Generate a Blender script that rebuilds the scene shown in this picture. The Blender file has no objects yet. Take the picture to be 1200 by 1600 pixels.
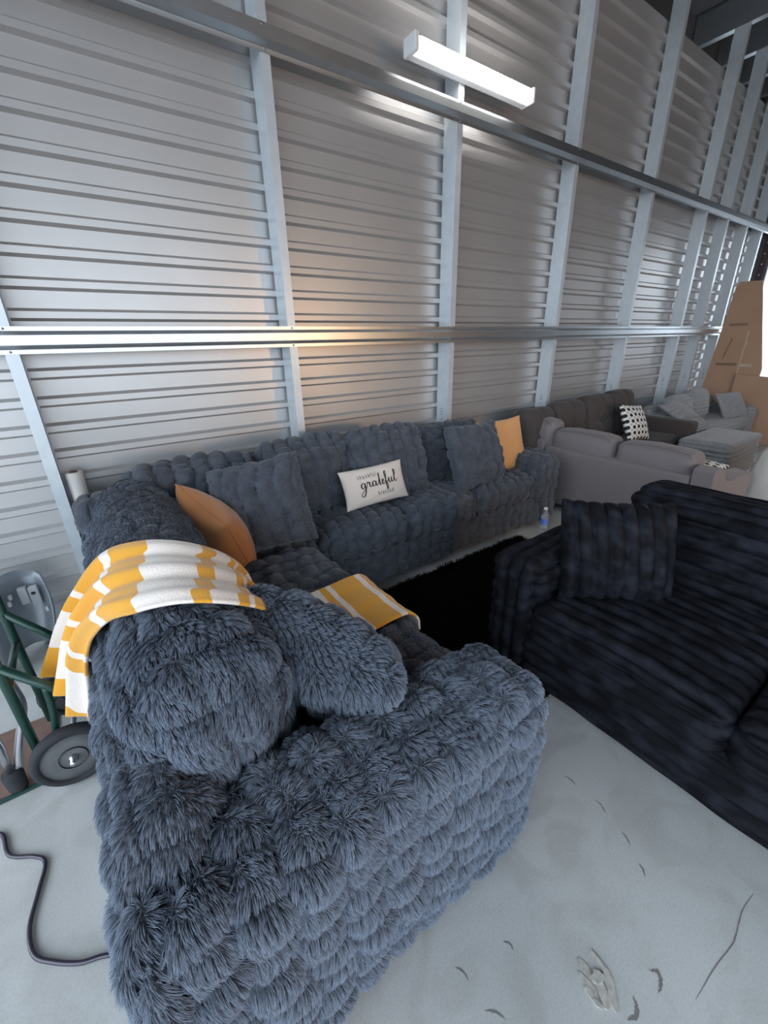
import bpy, math, random
import numpy as np
from mathutils import Matrix, Vector

sc = bpy.context.scene
C = sc.collection
PI = math.pi

# ------------------------------------------------------------------ camera
cam = bpy.data.objects.new('camera', bpy.data.cameras.new('camera'))
C.objects.link(cam)
CAM = np.array([0.0, 0.0, 1.57])
R_ = (0.81727, -0.575833, -0.022056); U_ = (0.236105, 0.299694, 0.924358); F_ = (0.525665, 0.760658, -0.380888)
cam.matrix_world = Matrix(((R_[0], U_[0], -F_[0], CAM[0]), (R_[1], U_[1], -F_[1], CAM[1]),
                           (R_[2], U_[2], -F_[2], CAM[2]), (0, 0, 0, 1)))
cam.data.sensor_fit = 'HORIZONTAL'; cam.data.sensor_width = 36.0; cam.data.lens = 645.0 / 1200.0 * 36.0
cam.data.clip_start = 0.02; cam.data.clip_end = 200
sc.camera = cam

# ------------------------------------------------------------------ world, lights, exposure
w = bpy.data.worlds.new('sky'); sc.world = w; w.use_nodes = True
bg = w.node_tree.nodes['Background']
bg.inputs[0].default_value = (0.78, 0.89, 1.0, 1); bg.inputs[1].default_value = 2.0

def area(name, loc, target, sx, sy, col, power):
    l = bpy.data.lights.new(name, 'AREA'); l.shape = 'RECTANGLE'; l.size = sx; l.size_y = sy
    l.color = col; l.energy = power
    o = bpy.data.objects.new(name, l); C.objects.link(o); o.location = loc
    o.rotation_euler = (Vector(target) - Vector(loc)).to_track_quat('-Z', 'Y').to_euler()
    return o
# unseen warm area light, added for the warm glow on the back wall
area('warm_glow_light', (4.3, -3.7, 1.65), (1.3, 2.9, 1.5), 0.5, 0.5, (1.0, 0.60, 0.30), 34)

sc.view_settings.view_transform = 'Standard'; sc.view_settings.look = 'None'
sc.view_settings.exposure = 0.87; sc.view_settings.gamma = 1.0; sc.view_settings.use_curve_mapping = False

# ------------------------------------------------------------------ helpers
rng = np.random.default_rng(7)

def tag(o, label=None, cat=None, group=None, kind=None):
    if label: o['label'] = label
    if cat: o['category'] = cat
    if group: o['group'] = group
    if kind: o['kind'] = kind
    return o

def thing(name, loc, label, cat, group=None):
    e = bpy.data.objects.new(name, None); C.objects.link(e); e.location = loc
    e.empty_display_size = 0.1
    return tag(e, label, cat, group)

def put(o, parent=None):
    C.objects.link(o)
    if parent is not None:
        o.parent = parent
        if parent.type == 'EMPTY':            # parts are modelled in room coordinates
            o.matrix_parent_inverse = Matrix.Translation(-Vector(parent.location))
    return o

def obj(name, VF, m, parent=None, smooth=True, uv=None):
    V, F = VF
    me = bpy.data.meshes.new(name)
    if isinstance(F, np.ndarray):
        k = F.shape[1]; n = len(F)
        me.vertices.add(len(V)); me.vertices.foreach_set('co', np.asarray(V, dtype=np.float32).ravel())
        me.loops.add(n * k); me.loops.foreach_set('vertex_index', F.astype(np.int32).ravel())
        me.polygons.add(n); me.polygons.foreach_set('loop_start', np.arange(0, n * k, k, dtype=np.int32))
        me.update(calc_edges=True); me.validate()
    else:
        me.from_pydata([tuple(map(float, v)) for v in V], [], F)
    if uv is not None:
        l = me.uv_layers.new(name='UVMap')
        li = np.empty(len(me.loops), dtype=np.int32); me.loops.foreach_get('vertex_index', li)
        l.data.foreach_set('uv', np.asarray(uv, dtype=np.float32)[li].ravel())
    if smooth:
        me.polygons.foreach_set('use_smooth', np.ones(len(me.polygons), dtype=bool))
    if m is not None: me.materials.append(m)
    me.update()
    return put(bpy.data.objects.new(name, me), parent)

def join(*parts):
    V = []; F = []; n = 0
    for v, f in parts:
        V.extend([tuple(p) for p in v]); F.extend([tuple(int(i) + n for i in q) for q in f]); n += len(v)
    return V, F

def box(lo, hi, bev=0.0):
    x0, y0, z0 = lo; x1, y1, z1 = hi
    if bev <= 0:
        V = [(x0, y0, z0), (x1, y0, z0), (x1, y1, z0), (x0, y1, z0), (x0, y0, z1), (x1, y0, z1), (x1, y1, z1), (x0, y1, z1)]
        return V, [(0, 3, 2, 1), (4, 5, 6, 7), (0, 1, 5, 4), (1, 2, 6, 5), (2, 3, 7, 6), (3, 0, 4, 7)]
    V, N, F = rbox(lo, hi, bev, max(hi[0] - lo[0], hi[1] - lo[1], hi[2] - lo[2]), k=3)
    return V, F

def tube(path, r, n=10, cap=True):
    P = [np.array(p, float) for p in path]; rr = r if hasattr(r, '__len__') else [r] * len(P)
    V = []; F = []; prev = None
    for i, p in enumerate(P):
        t = P[min(i + 1, len(P) - 1)] - P[max(i - 1, 0)]; t /= (np.linalg.norm(t) + 1e-12)
        a = np.array([0, 0, 1.0]) if prev is None else prev
        if prev is None and abs(t[2]) > .9: a = np.array([1.0, 0, 0])
        a = a - t * (a @ t); a /= np.linalg.norm(a); prev = a; b = np.cross(t, a)
        for k in range(n):
            q = 2 * PI * k / n
            V.append(p + rr[i] * (math.cos(q) * a + math.sin(q) * b))
    for i in range(len(P) - 1):
        for k in range(n):
            F.append((i * n + k, i * n + (k + 1) % n, (i + 1) * n + (k + 1) % n, (i + 1) * n + k))
    if cap:
        F.append(tuple(reversed(range(n)))); F.append(tuple(range((len(P) - 1) * n, len(P) * n)))
    return V, F

def spline(pts, n=8):
    P = [np.array(p, float) for p in pts]; P = [2 * P[0] - P[1]] + P + [2 * P[-1] - P[-2]]; out = []
    for i in range(1, len(P) - 2):
        for k in range(n):
            t = k / n
            out.append(.5 * (2 * P[i] + (P[i + 1] - P[i - 1]) * t + (2 * P[i - 1] - 5 * P[i] + 4 * P[i + 1] - P[i + 2]) * t * t
                             + (3 * P[i] - P[i - 1] - 3 * P[i + 1] + P[i + 2]) * t ** 3))
    out.append(P[-2]); return out

def lathe(prof, c, axis='z', n=20):
    V = []; F = []
    for (r, h) in prof:
        for k in range(n):
            a = 2 * PI * k / n; p = (r * math.cos(a), r * math.sin(a), h)
            if axis == 'y': p = (p[0], p[2], p[1])
            V.append((c[0] + p[0], c[1] + p[1], c[2] + p[2]))
    m = len(prof)
    for i in range(m - 1):
        for k in range(n):
            q = (i * n + k, i * n + (k + 1) % n, (i + 1) * n + (k + 1) % n, (i + 1) * n + k)
            F.append(q if axis == 'z' else q[::-1])
    return V, F

def prism(poly, axis, a, b):
    """extrude a 2-D outline between a and b along an axis; the other two axes keep x, y, z order"""
    def P(p, t):
        if axis == 'x': return (t, p[0], p[1])
        if axis == 'y': return (p[0], t, p[1])
        return (p[0], p[1], t)
    n = len(poly)
    V = [P(p, a) for p in poly] + [P(p, b) for p in poly]
    F = [tuple(range(n))[::-1], tuple(range(n, 2 * n))] + [(i, (i + 1) % n, n + (i + 1) % n, n + i) for i in range(n)]
    return V, F

def rbox(lo, hi, r, res, k=None):
    """rounded box as one welded quad grid: vertices, outward normals, quads"""
    lo = np.array(lo, float); hi = np.array(hi, float); c = (lo + hi) / 2; h = (hi - lo) / 2
    r = min(r, h.min() * .98)
    ticks = []
    for a in range(3):
        flat = max(1, int(round(2 * (h[a] - r) / res))); kk = k or max(2, int(round(r * 1.57 / res)))
        e = np.tan(np.linspace(0, PI / 4, kk + 1))          # arc-even spacing over the rounded rim
        s = np.concatenate([-(h[a] - r) - r * e[::-1], np.linspace(-(h[a] - r), h[a] - r, flat + 1)[1:-1], (h[a] - r) + r * e])
        ticks.append(s)
    Vs = []; Fs = []; n0 = 0
    for a in range(3):
        b, d = (a + 1) % 3, (a + 2) % 3
        for sgn in (-1, 1):
            A, B = np.meshgrid(ticks[b], ticks[d], indexing='ij')
            P = np.zeros(A.shape + (3,)); P[..., a] = sgn * h[a]; P[..., b] = A; P[..., d] = B
            nb, nd = A.shape
            idx = np.arange(nb * nd).reshape(nb, nd) + n0
            q = np.stack([idx[:-1, :-1], idx[1:, :-1], idx[1:, 1:], idx[:-1, 1:]], -1).reshape(-1, 4)
            if sgn < 0: q = q[:, ::-1]
            Vs.append(P.reshape(-1, 3)); Fs.append(q); n0 += nb * nd
    P = np.concatenate(Vs); F = np.concatenate(Fs)
    key = np.round(P * 1e5).astype(np.int64)
    _, first, inv = np.unique(key, axis=0, return_index=True, return_inverse=True)
    P = P[first]; F = inv.reshape(-1)[F]
    q = np.clip(P, -(h - r), h - r); N = P - q
    N /= np.linalg.norm(N, axis=1, keepdims=True) + 1e-12
    return q + r * N + c, N, F

def crown(V, N, lo, hi, amt):
    """puff a cushion: push each face outwards in its middle"""
    c = (np.array(lo) + np.array(hi)) / 2; h = (np.array(hi) - np.array(lo)) / 2
    u = np.clip((V - c) / h, -1, 1); k = 1 - u ** 2; out = V.copy()
    amt = np.array(amt if hasattr(amt, '__len__') else [amt] * 3, float)
    for a in range(3):
        out[:, a] += amt[a] * np.sign(u[:, a]) * np.abs(u[:, a]) * k[:, (a + 1) % 3] * k[:, (a + 2) % 3]
    return out

def hsh(i, j, s):
    v = np.sin(i * 127.1 + j * 311.7 + s * 74.7) * 43758.5453
    return v - np.floor(v)

def vnoise(P, s=0.0):
    x, y, z = P[:, 0], P[:, 1], P[:, 2]
    return (np.sin(7.3 * x + 5.1 * y + 1.7 * s) + np.sin(8.9 * y - 6.3 * z + 2.3 * s) + np.sin(9.7 * z + 4.9 * x - 1.1 * s)) / 3

def bub2(u, v, cw, ch, s):
    u = u + .012 * np.sin(v * 23 + s) + .01 * np.sin(v * 9 + 2.1 * s)
    i = np.floor(u / cw); fu = u / cw - i
    v = v + hsh(i, 0, s) * ch + .014 * np.sin(u * 17 + s)
    j = np.floor(v / ch); fv = v / ch - j
    a = np.sqrt(np.clip(1 - (2 * fu - 1) ** 2, 0, 1)); b = np.sqrt(np.clip(1 - (2 * fv - 1) ** 2, 0, 1))
    return a ** .6 * (.45 + .55 * b ** .8) * (.72 + .45 * hsh(i, j, s + 1))

def bubbles(P, N, cw=.105, ch=.09, amp=.03, s=1.0, top='x'):
    w = np.abs(N) ** 5; w /= w.sum(1, keepdims=True)
    x, y, z = P.T
    h = w[:, 0] * bub2(y, z, cw, ch, s) + w[:, 1] * bub2(x, z, cw, ch, s + 3)
    h += w[:, 2] * (bub2(x, y, cw, ch, s + 3) if top == 'x' else bub2(y, x, cw, ch, s))
    return amp * h

def rib1(t, pw): f = t / pw - np.floor(t / pw); return np.sqrt(np.clip(1 - (2 * f - 1) ** 2, 0, 1))

def vnormals(V, F):
    n = np.cross(V[F[:, 2]] - V[F[:, 0]], V[F[:, 3]] - V[F[:, 1]]); N = np.zeros_like(V)
    for k in range(4): np.add.at(N, F[:, k], n)
    return N / (np.linalg.norm(N, axis=1, keepdims=True) + 1e-12)

def fur(V, F, m, parent, dens, length, comb=(0, 0, -1), lean=.75, rad=.0009, s=0, pts=4, zmin=-9, clump=.5, name='fur', lock=.016, pull=.45):
    """strands standing on every face that can be seen from near the camera, combed along a direction"""
    g = np.random.default_rng(s + 11)
    fc = V[F].mean(1); cr = np.cross(V[F[:, 2]] - V[F[:, 0]], V[F[:, 3]] - V[F[:, 1]])
    A = .5 * np.linalg.norm(cr, axis=1); fn = cr / (2 * A[:, None] + 1e-12)
    vd = CAM - fc; vd /= np.linalg.norm(vd, axis=1, keepdims=True)
    A = A * (((fn * vd).sum(1) > -.35) & (fc[:, 2] > zmin))
    n = int(A.sum() * dens)
    if n < 10: return None
    N = vnormals(V, F)
    fi = g.choice(len(F), n, p=A / A.sum()); a = g.random((n, 1)); b = g.random((n, 1)); Q = F[fi]
    def lerp(X): return X[Q[:, 0]] * (1 - a) * (1 - b) + X[Q[:, 1]] * a * (1 - b) + X[Q[:, 2]] * a * b + X[Q[:, 3]] * (1 - a) * b
    P = lerp(V); nn = lerp(N); nn /= np.linalg.norm(nn, axis=1, keepdims=True)
    comb = np.array(comb, float) + .55 * np.stack([vnoise(P * 1.9, s + 1), vnoise(P * 1.9, s + 5), vnoise(P * 1.9, s + 9)], 1)
    t = comb - nn * (comb * nn).sum(1, keepdims=True)
    t += clump * np.stack([vnoise(P * 9, s + 2), vnoise(P * 9, s + 6), vnoise(P * 9, s + 8)], 1)
    t += g.normal(0, .16, (n, 3)); t -= nn * (t * nn).sum(1, keepdims=True)
    t /= np.linalg.norm(t, axis=1, keepdims=True) + .15
    L = length * (.6 + .6 * g.random((n, 1)))
    tip = P + L * (nn * (1 - .62 * lean) + t * lean) - np.array([0, 0, .10]) * L
    # neighbouring strands draw together into small locks
    cell = np.floor(P / lock + .35 * np.stack([vnoise(P * 14, s), vnoise(P * 14, s + 3), vnoise(P * 14, s + 7)], 1)).astype(np.int64)
    _, inv = np.unique(cell, axis=0, return_inverse=True); inv = inv.reshape(-1); cnt = np.bincount(inv)[:, None]
    mt_ = np.stack([np.bincount(inv, tip[:, a_]) for a_ in range(3)], 1) / cnt
    tip = tip + pull * (mt_[inv] - tip)
    midp = P + .42 * (tip - P) + nn * L * .17
    out = np.empty((n, pts, 3), np.float32)
    for k in range(pts):
        f = k / (pts - 1)
        out[:, k] = P * (1 - f) ** 2 + 2 * f * (1 - f) * midp + f * f * tip
    hc = bpy.data.hair_curves.new(name); hc.add_curves([pts] * n)
    hc.position_data.foreach_set('vector', out.ravel())
    ra = hc.attributes.get('radius') or hc.attributes.new('radius', 'FLOAT', 'POINT')
    ra.data.foreach_set('value', np.tile(rad * np.linspace(1, .3, pts), n).astype(np.float32))
    hc.materials.append(m)
    o = put(bpy.data.objects.new(name, hc), parent)
    o['kind'] = 'stuff'
    return o

def pillow(wd, ht, th, n=26, pinch=.07, p=.55, wr=0.0, s=0.0):
    """square cushion in local x (width), y (height), z (thickness); returns V, F, and unit coordinates"""
    u = np.linspace(-1, 1, n + 1); u = np.sign(u) * (1 - (1 - np.abs(u)) ** 1.35); A, B = np.meshgrid(u, u, indexing='ij')
    X = A * wd / 2 * (1 - pinch * (1 - B ** 2) * np.abs(A) ** 3); Y = B * ht / 2 * (1 - pinch * (1 - A ** 2) * np.abs(B) ** 3)
    T = th / 2 * ((1 - A ** 2) * (1 - B ** 2)) ** p
    W = wr * T / (th / 2) * (np.sin(9 * A + 5 * B + s) + .6 * np.sin(13 * B - 7 * A + 2 * s))
    P1 = np.stack([X, Y, T + W], -1).reshape(-1, 3); P0 = np.stack([X, Y, -T + W], -1).reshape(-1, 3)
    i = np.arange((n + 1) ** 2).reshape(n + 1, n + 1); M = (n + 1) ** 2
    q = np.stack([i[:-1, :-1], i[1:, :-1], i[1:, 1:], i[:-1, 1:]], -1).reshape(-1, 4)
    rim = (np.abs(A) == 1) | (np.abs(B) == 1); rim = rim.ravel()
    mp = np.where(rim, np.arange(M), np.arange(M) + M)
    V = np.concatenate([P1, P0]); F = np.concatenate([q, mp[q][:, ::-1]])
    used = np.unique(F); re = -np.ones(2 * M, int); re[used] = np.arange(len(used))
    UVt = np.tile(np.stack([A, B], -1).reshape(-1, 2), (2, 1))
    return V[used], re[F], UVt[used]

def frame(c, right, up):
    r = np.array(right, float); r /= np.linalg.norm(r); u = np.array(up, float); u -= r * (u @ r); u /= np.linalg.norm(u)
    return np.stack([r, u, np.cross(r, u)], 0), np.array(c, float)

def xf(V, fr): return np.asarray(V) @ fr[0] + fr[1]

# ------------------------------------------------------------------ materials
def mat(name, col, rough=.6, metal=0.0, spec=.5, var=None, vscale=8.0, bump=0.0, bscale=60.0, sheen=0.0, coords='Object', stretch=(1, 1, 1), detail=4.0, bdist=.01, rvar=0.0, rpos=(.3, .7)):
    m = bpy.data.materials.new(name); m.use_nodes = True
    nt = m.node_tree; b = nt.nodes['Principled BSDF']
    b.inputs['Base Color'].default_value = (*col, 1); b.inputs['Roughness'].default_value = rough
    b.inputs['Metallic'].default_value = metal; b.inputs['Specular IOR Level'].default_value = spec
    if sheen:
        b.inputs['Sheen Weight'].default_value = sheen; b.inputs['Sheen Roughness'].default_value = .45
    tc = nt.nodes.new('ShaderNodeTexCoord'); mp = nt.nodes.new('ShaderNodeMapping'); mp.inputs['Scale'].default_value = stretch
    nt.links.new(tc.outputs[coords], mp.inputs['Vector'])
    if var is not None:
        n = nt.nodes.new('ShaderNodeTexNoise'); n.inputs['Scale'].default_value = vscale; n.inputs['Detail'].default_value = detail
        nt.links.new(mp.outputs[0], n.inputs['Vector'])
        r = nt.nodes.new('ShaderNodeValToRGB'); r.color_ramp.elements[0].position = rpos[0]; r.color_ramp.elements[1].position = rpos[1]
        r.color_ramp.elements[0].color = (*col, 1); r.color_ramp.elements[1].color = (*var, 1)
        nt.links.new(n.outputs['Fac'], r.inputs['Fac']); nt.links.new(r.outputs[0], b.inputs['Base Color'])
        if rvar:
            mr = nt.nodes.new('ShaderNodeMapRange'); mr.inputs['From Min'].default_value = .3; mr.inputs['From Max'].default_value = .7
            mr.inputs['To Min'].default_value = rough - rvar; mr.inputs['To Max'].default_value = rough + rvar
            nt.links.new(n.outputs['Fac'], mr.inputs['Value']); nt.links.new(mr.outputs[0], b.inputs['Roughness'])
    if bump:
        n2 = nt.nodes.new('ShaderNodeTexNoise'); n2.inputs['Scale'].default_value = bscale; n2.inputs['Detail'].default_value = 3
        nt.links.new(mp.outputs[0], n2.inputs['Vector'])
        bp = nt.nodes.new('ShaderNodeBump'); bp.inputs['Strength'].default_value = bump; bp.inputs['Distance'].default_value = bdist
        nt.links.new(n2.outputs['Fac'], bp.inputs['Height']); nt.links.new(bp.outputs[0], b.inputs['Normal'])
    return m

M = {}
M['panel'] = mat('painted_sheet_metal', (.53, .52, .52), .38, 0.55, .5, var=(.56, .55, .55), vscale=3, bump=.06, bscale=140, bdist=.002)
M['galv'] = mat('galvanised_steel', (.60, .63, .66), .36, 1.0, .5, var=(.65, .68, .71), vscale=14)
M['stud'] = mat('zinc_coated_stud', (.60, .655, .70), .42, .4, .5, var=(.66, .715, .76), vscale=14)
M['roof'] = mat('dark_roof_sheet', (.10, .10, .105), .5, .3)
M['screw'] = mat('zinc_screw', (.30, .31, .33), .35, .9)
M['stamp'] = mat('grey_stamp_ink', (.20, .25, .32), .7)
M['fur_skin'] = mat('blue_grey_plush_backing', (.056, .063, .078), .95, 0, .1, var=(.090, .10, .122), vscale=14, sheen=.3, bump=.5, bscale=120, bdist=.006)
M['fur'] = mat('blue_grey_faux_fur', (.125, .148, .190), .6, 0, .3, var=(.19, .22, .275), vscale=9)
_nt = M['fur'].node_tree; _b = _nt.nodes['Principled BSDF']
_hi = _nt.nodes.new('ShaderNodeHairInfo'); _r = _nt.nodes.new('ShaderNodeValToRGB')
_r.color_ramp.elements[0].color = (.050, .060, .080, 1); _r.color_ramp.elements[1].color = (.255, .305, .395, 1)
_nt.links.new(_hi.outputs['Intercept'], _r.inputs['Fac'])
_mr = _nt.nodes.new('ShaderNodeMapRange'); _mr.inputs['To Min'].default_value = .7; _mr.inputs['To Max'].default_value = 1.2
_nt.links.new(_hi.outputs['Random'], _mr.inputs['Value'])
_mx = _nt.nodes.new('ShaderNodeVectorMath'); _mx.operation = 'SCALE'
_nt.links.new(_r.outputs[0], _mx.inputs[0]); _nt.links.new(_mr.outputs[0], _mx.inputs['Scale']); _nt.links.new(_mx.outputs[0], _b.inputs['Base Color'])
M['black'] = mat('black_crushed_plush', (.0042, .0046, .0070), .7, 0, .12, var=(.026, .028, .040), vscale=17, sheen=.0, bump=.35, bscale=70, bdist=.006, detail=5, rpos=(.42, .82), stretch=(1, .6, 1))  # lighter blotches paint the crushed pile's highlights into the colour
M['rug'] = mat('black_shag', (.004, .004, .0045), .9, 0, .1)
M['taupe'] = mat('grey_brown_linen', (.190, .168, .174), .9, 0, .15, var=(.235, .208, .214), vscale=160, sheen=.15, bump=.25, bscale=260, bdist=.002)
M['taupe_d'] = mat('dark_grey_brown_linen', (.066, .056, .056), .9, 0, .15, var=(.084, .073, .072), vscale=160, sheen=.1, bump=.25, bscale=260, bdist=.002)
M['cord'] = mat('light_grey_corduroy', (.25, .26, .275), .9, 0, .15, var=(.34, .35, .365), vscale=30, sheen=.3, bump=.3, bscale=120, bdist=.003)
M['orange'] = mat('rust_velvet', (.42, .165, .055), .75, 0, .2, var=(.50, .20, .07), vscale=7, sheen=.4, bump=.15, bscale=30, bdist=.004)
M['orange2'] = mat('apricot_velvet', (.66, .33, .13), .75, 0, .2, var=(.72, .37, .155), vscale=7, sheen=.3, bump=.15, bscale=30, bdist=.004)
M['linen'] = mat('cream_canvas', (.72, .65, .60), .85, 0, .2, bump=.15, bscale=300, bdist=.001)
M['ink'] = mat('black_print', (.012, .012, .014), .8)
M['card'] = mat('brown_cardboard', (.44, .275, .185), .85, 0, .2, var=(.48, .305, .205), vscale=3, bump=.1, bscale=60, bdist=.002)
M['tape'] = mat('glossy_clear_tape', (.55, .42, .32), .12, 0, .8)
M['tape_d'] = mat('brown_parcel_tape', (.26, .15, .09), .25, 0, .6)
M['wrap'] = mat('cream_wrap', (.62, .60, .55), .45, 0, .5, var=(.72, .70, .65), vscale=9, bump=.4, bscale=18, bdist=.01, stretch=(1, 1, .3))
M['white'] = mat('white_plastic', (.8, .81, .82), .4)
M['cap'] = mat('white_cap', (.85, .85, .85), .4)
M['blue'] = mat('blue_label', (.12, .25, .75), .5)
M['green'] = mat('dark_green_enamel', (.008, .045, .035), .35, 0, .6, var=(.012, .06, .048), vscale=12)
M['rust'] = mat('rusty_brown_plate', (.20, .125, .10), .8, 0, .3, var=(.26, .17, .14), vscale=14)
M['alu'] = mat('brushed_aluminium', (.62, .62, .66), .3, .95)
M['rubber'] = mat('dark_rubber', (.030, .032, .037), .8, 0, .3, var=(.042, .044, .05), vscale=30)
M['wheelgrey'] = mat('dusty_grey_wheel', (.11, .115, .12), .7, 0, .3, var=(.16, .165, .17), vscale=16)
M['bumper'] = mat('primer_grey_shell', (.30, .34, .38), .4, .2, .5, var=(.38, .42, .46), vscale=5)
M['cordcable'] = mat('glossy_dark_cable', (.03, .025, .05), .25, 0, .8)
M['mark'] = mat('dark_floor_mark', (.22, .215, .21), .9)
M['flake'] = mat('dried_white_residue', (.62, .60, .55), .5, 0, .5, var=(.42, .41, .38), vscale=90)
M['teal'] = mat('void', (.02, .02, .02), .9)

def emit(name, col, st):
    m = bpy.data.materials.new(name); m.use_nodes = True; b = m.node_tree.nodes['Principled BSDF']
    b.inputs['Base Color'].default_value = (.9, .9, .9, 1); b.inputs['Emission Color'].default_value = (*col, 1); b.inputs['Emission Strength'].default_value = st
    return m
M['led'] = emit('lit_diffuser', (1.0, .98, .94), 14.0)

# clear plastic for the bottle
mb = bpy.data.materials.new('clear_plastic'); mb.use_nodes = True; b = mb.node_tree.nodes['Principled BSDF']
b.inputs['Base Color'].default_value = (.9, .95, 1, 1); b.inputs['Roughness'].default_value = .08; b.inputs['Transmission Weight'].default_value = .8; b.inputs['IOR'].default_value = 1.2
M['bottle'] = mb

# concrete: soft cloudy greys, stains, fine speckle
mf = bpy.data.materials.new('smooth_concrete'); mf.use_nodes = True; nt = mf.node_tree; b = nt.nodes['Principled BSDF']
tc = nt.nodes.new('ShaderNodeTexCoord')
def noise(scale, detail, dist=0.0):
    n = nt.nodes.new('ShaderNodeTexNoise'); n.inputs['Scale'].default_value = scale; n.inputs['Detail'].default_value = detail; n.inputs['Distortion'].default_value = dist
    nt.links.new(tc.outputs['Object'], n.inputs['Vector']); return n
def ramp(fac, stops):
    r = nt.nodes.new('ShaderNodeValToRGB'); e = r.color_ramp.elements
    while len(e) < len(stops): e.new(.5)
    for k, (p, c) in enumerate(stops): e[k].position = p; e[k].color = (*c, 1)
    nt.links.new(fac, r.inputs['Fac']); return r
def mixc(mode, fac, a, b_):
    x = nt.nodes.new('ShaderNodeMix'); x.data_type = 'RGBA'; x.blend_type = mode
    if isinstance(fac, float): x.inputs[0].default_value = fac
    else: nt.links.new(fac, x.inputs[0])
    nt.links.new(a, x.inputs[6]); nt.links.new(b_, x.inputs[7]); return x.outputs[2]
r1 = ramp(noise(1.7, 6, .6).outputs['Fac'], [(.3, (.55, .56, .555)), (.7, (.65, .665, .665))])
r2 = ramp(noise(5.5, 9, 1.2).outputs['Fac'], [(.36, (.89, .885, .87)), (.54, (1, 1, 1))])
r3 = ramp(noise(160, 2).outputs['Fac'], [(.3, (.90, .90, .90)), (.6, (1, 1, 1))])
r4 = ramp(noise(2.3, 3, .2).outputs['Fac'], [(.62, (1, 1, 1)), (.76, (.86, .83, .79))])
cc = mixc('MULTIPLY', 1.0, mixc('MULTIPLY', 1.0, mixc('MULTIPLY', 1.0, r1.outputs[0], r2.outputs[0]), r3.outputs[0]), r4.outputs[0])
nt.links.new(cc, b.inputs['Base Color']); b.inputs['Roughness'].default_value = .5; b.inputs['Specular IOR Level'].default_value = .35
M['floor'] = mf

# striped throw: bands across the cloth, stepped where the pattern breaks
mt = bpy.data.materials.new('mustard_and_cream_fleece'); mt.use_nodes = True; nt = mt.node_tree; b = nt.nodes['Principled BSDF']
uvn = nt.nodes.new('ShaderNodeUVMap'); uvn.uv_map = 'UVMap'
sx = nt.nodes.new('ShaderNodeSeparateXYZ'); nt.links.new(uvn.outputs[0], sx.inputs[0])
r = nt.nodes.new('ShaderNodeValToRGB'); r.color_ramp.interpolation = 'CONSTANT'
OR = (.78, .37, .035, 1); CR = (.86, .77, .70, 1)
stops = [(0, OR), (.035, CR), (.12, OR), (.155, CR), (.168, OR), (.27, CR), (.295, OR), (.37, CR), (.45, OR), (.475, CR), (.51, OR), (.525, CR), (.535, OR), (.57, CR),
         (.815, OR), (.83, CR), (.842, OR), (.905, CR), (.92, OR), (.955, CR)]
e = r.color_ramp.elements
while len(e) < len(stops): e.new(.5)
for k, (p, c) in enumerate(stops): e[k].position = p; e[k].color = c
nt.links.new(sx.outputs[0], r.inputs['Fac']); nt.links.new(r.outputs[0], b.inputs['Base Color'])
b.inputs['Roughness'].default_value = .9; b.inputs['Sheen Weight'].default_value = .4; b.inputs['Specular IOR Level'].default_value = .1
tcn = nt.nodes.new('ShaderNodeTexCoord'); nn_ = nt.nodes.new('ShaderNodeTexNoise'); nn_.inputs['Scale'].default_value = 170
nt.links.new(tcn.outputs['Object'], nn_.inputs['Vector']); bp = nt.nodes.new('ShaderNodeBump'); bp.inputs['Strength'].default_value = .5; bp.inputs['Distance'].default_value = .004
nt.links.new(nn_.outputs['Fac'], bp.inputs['Height']); nt.links.new(bp.outputs[0], b.inputs['Normal'])
M['throw'] = mt

# black cushion cover with a white honeycomb of rings
mp_ = bpy.data.materials.new('black_and_white_ring_print'); mp_.use_nodes = True; nt = mp_.node_tree; b = nt.nodes['Principled BSDF']
uvn = nt.nodes.new('ShaderNodeUVMap'); uvn.uv_map = 'UVMap'
vo = nt.nodes.new('ShaderNodeTexVoronoi'); vo.voronoi_dimensions = '2D'; vo.inputs['Scale'].default_value = 3.1; vo.inputs['Randomness'].default_value = 0.12
nt.links.new(uvn.outputs[0], vo.inputs['Vector'])
r = nt.nodes.new('ShaderNodeValToRGB'); r.color_ramp.interpolation = 'CONSTANT'
stops = [(0, (.015, .015, .015, 1)), (.30, (.78, .78, .76, 1)), (.56, (.015, .015, .015, 1)), (.61, (.78, .78, .76, 1))]
e = r.color_ramp.elements
while len(e) < 4: e.new(.5)
for k, (p, c) in enumerate(stops): e[k].position = p; e[k].color = c
nt.links.new(vo.outputs['Distance'], r.inputs['Fac']); nt.links.new(r.outputs[0], b.inputs['Base Color']); b.inputs['Roughness'].default_value = .85
M['rings'] = mp_

# ------------------------------------------------------------------ the shed
X0, X1, YW = -3.6, 9.75, 2.97
floor = tag(obj('floor', box((-3.6, -5.4, -.15), (9.81, 3.44, 0)), M['floor'], smooth=False), kind='structure')

tag(obj('ground', box((-60, -60, -.30), (70, 40, -.16)), mat('concrete_yard', (.33, .325, .32), .9), smooth=False), kind='structure')
# front wall: closed towards the far end, wide open opposite the camera
tag(obj('wall_front', join(box((3.6, -5.10, 0), (9.81, -5.02, 5.2)), box((-3.6, -5.10, 3.7), (3.6, -5.02, 5.2))), M['roof'], smooth=False), kind='structure')  # unseen wall; darkened colour gives the right bays a dim interior to mirror
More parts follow.
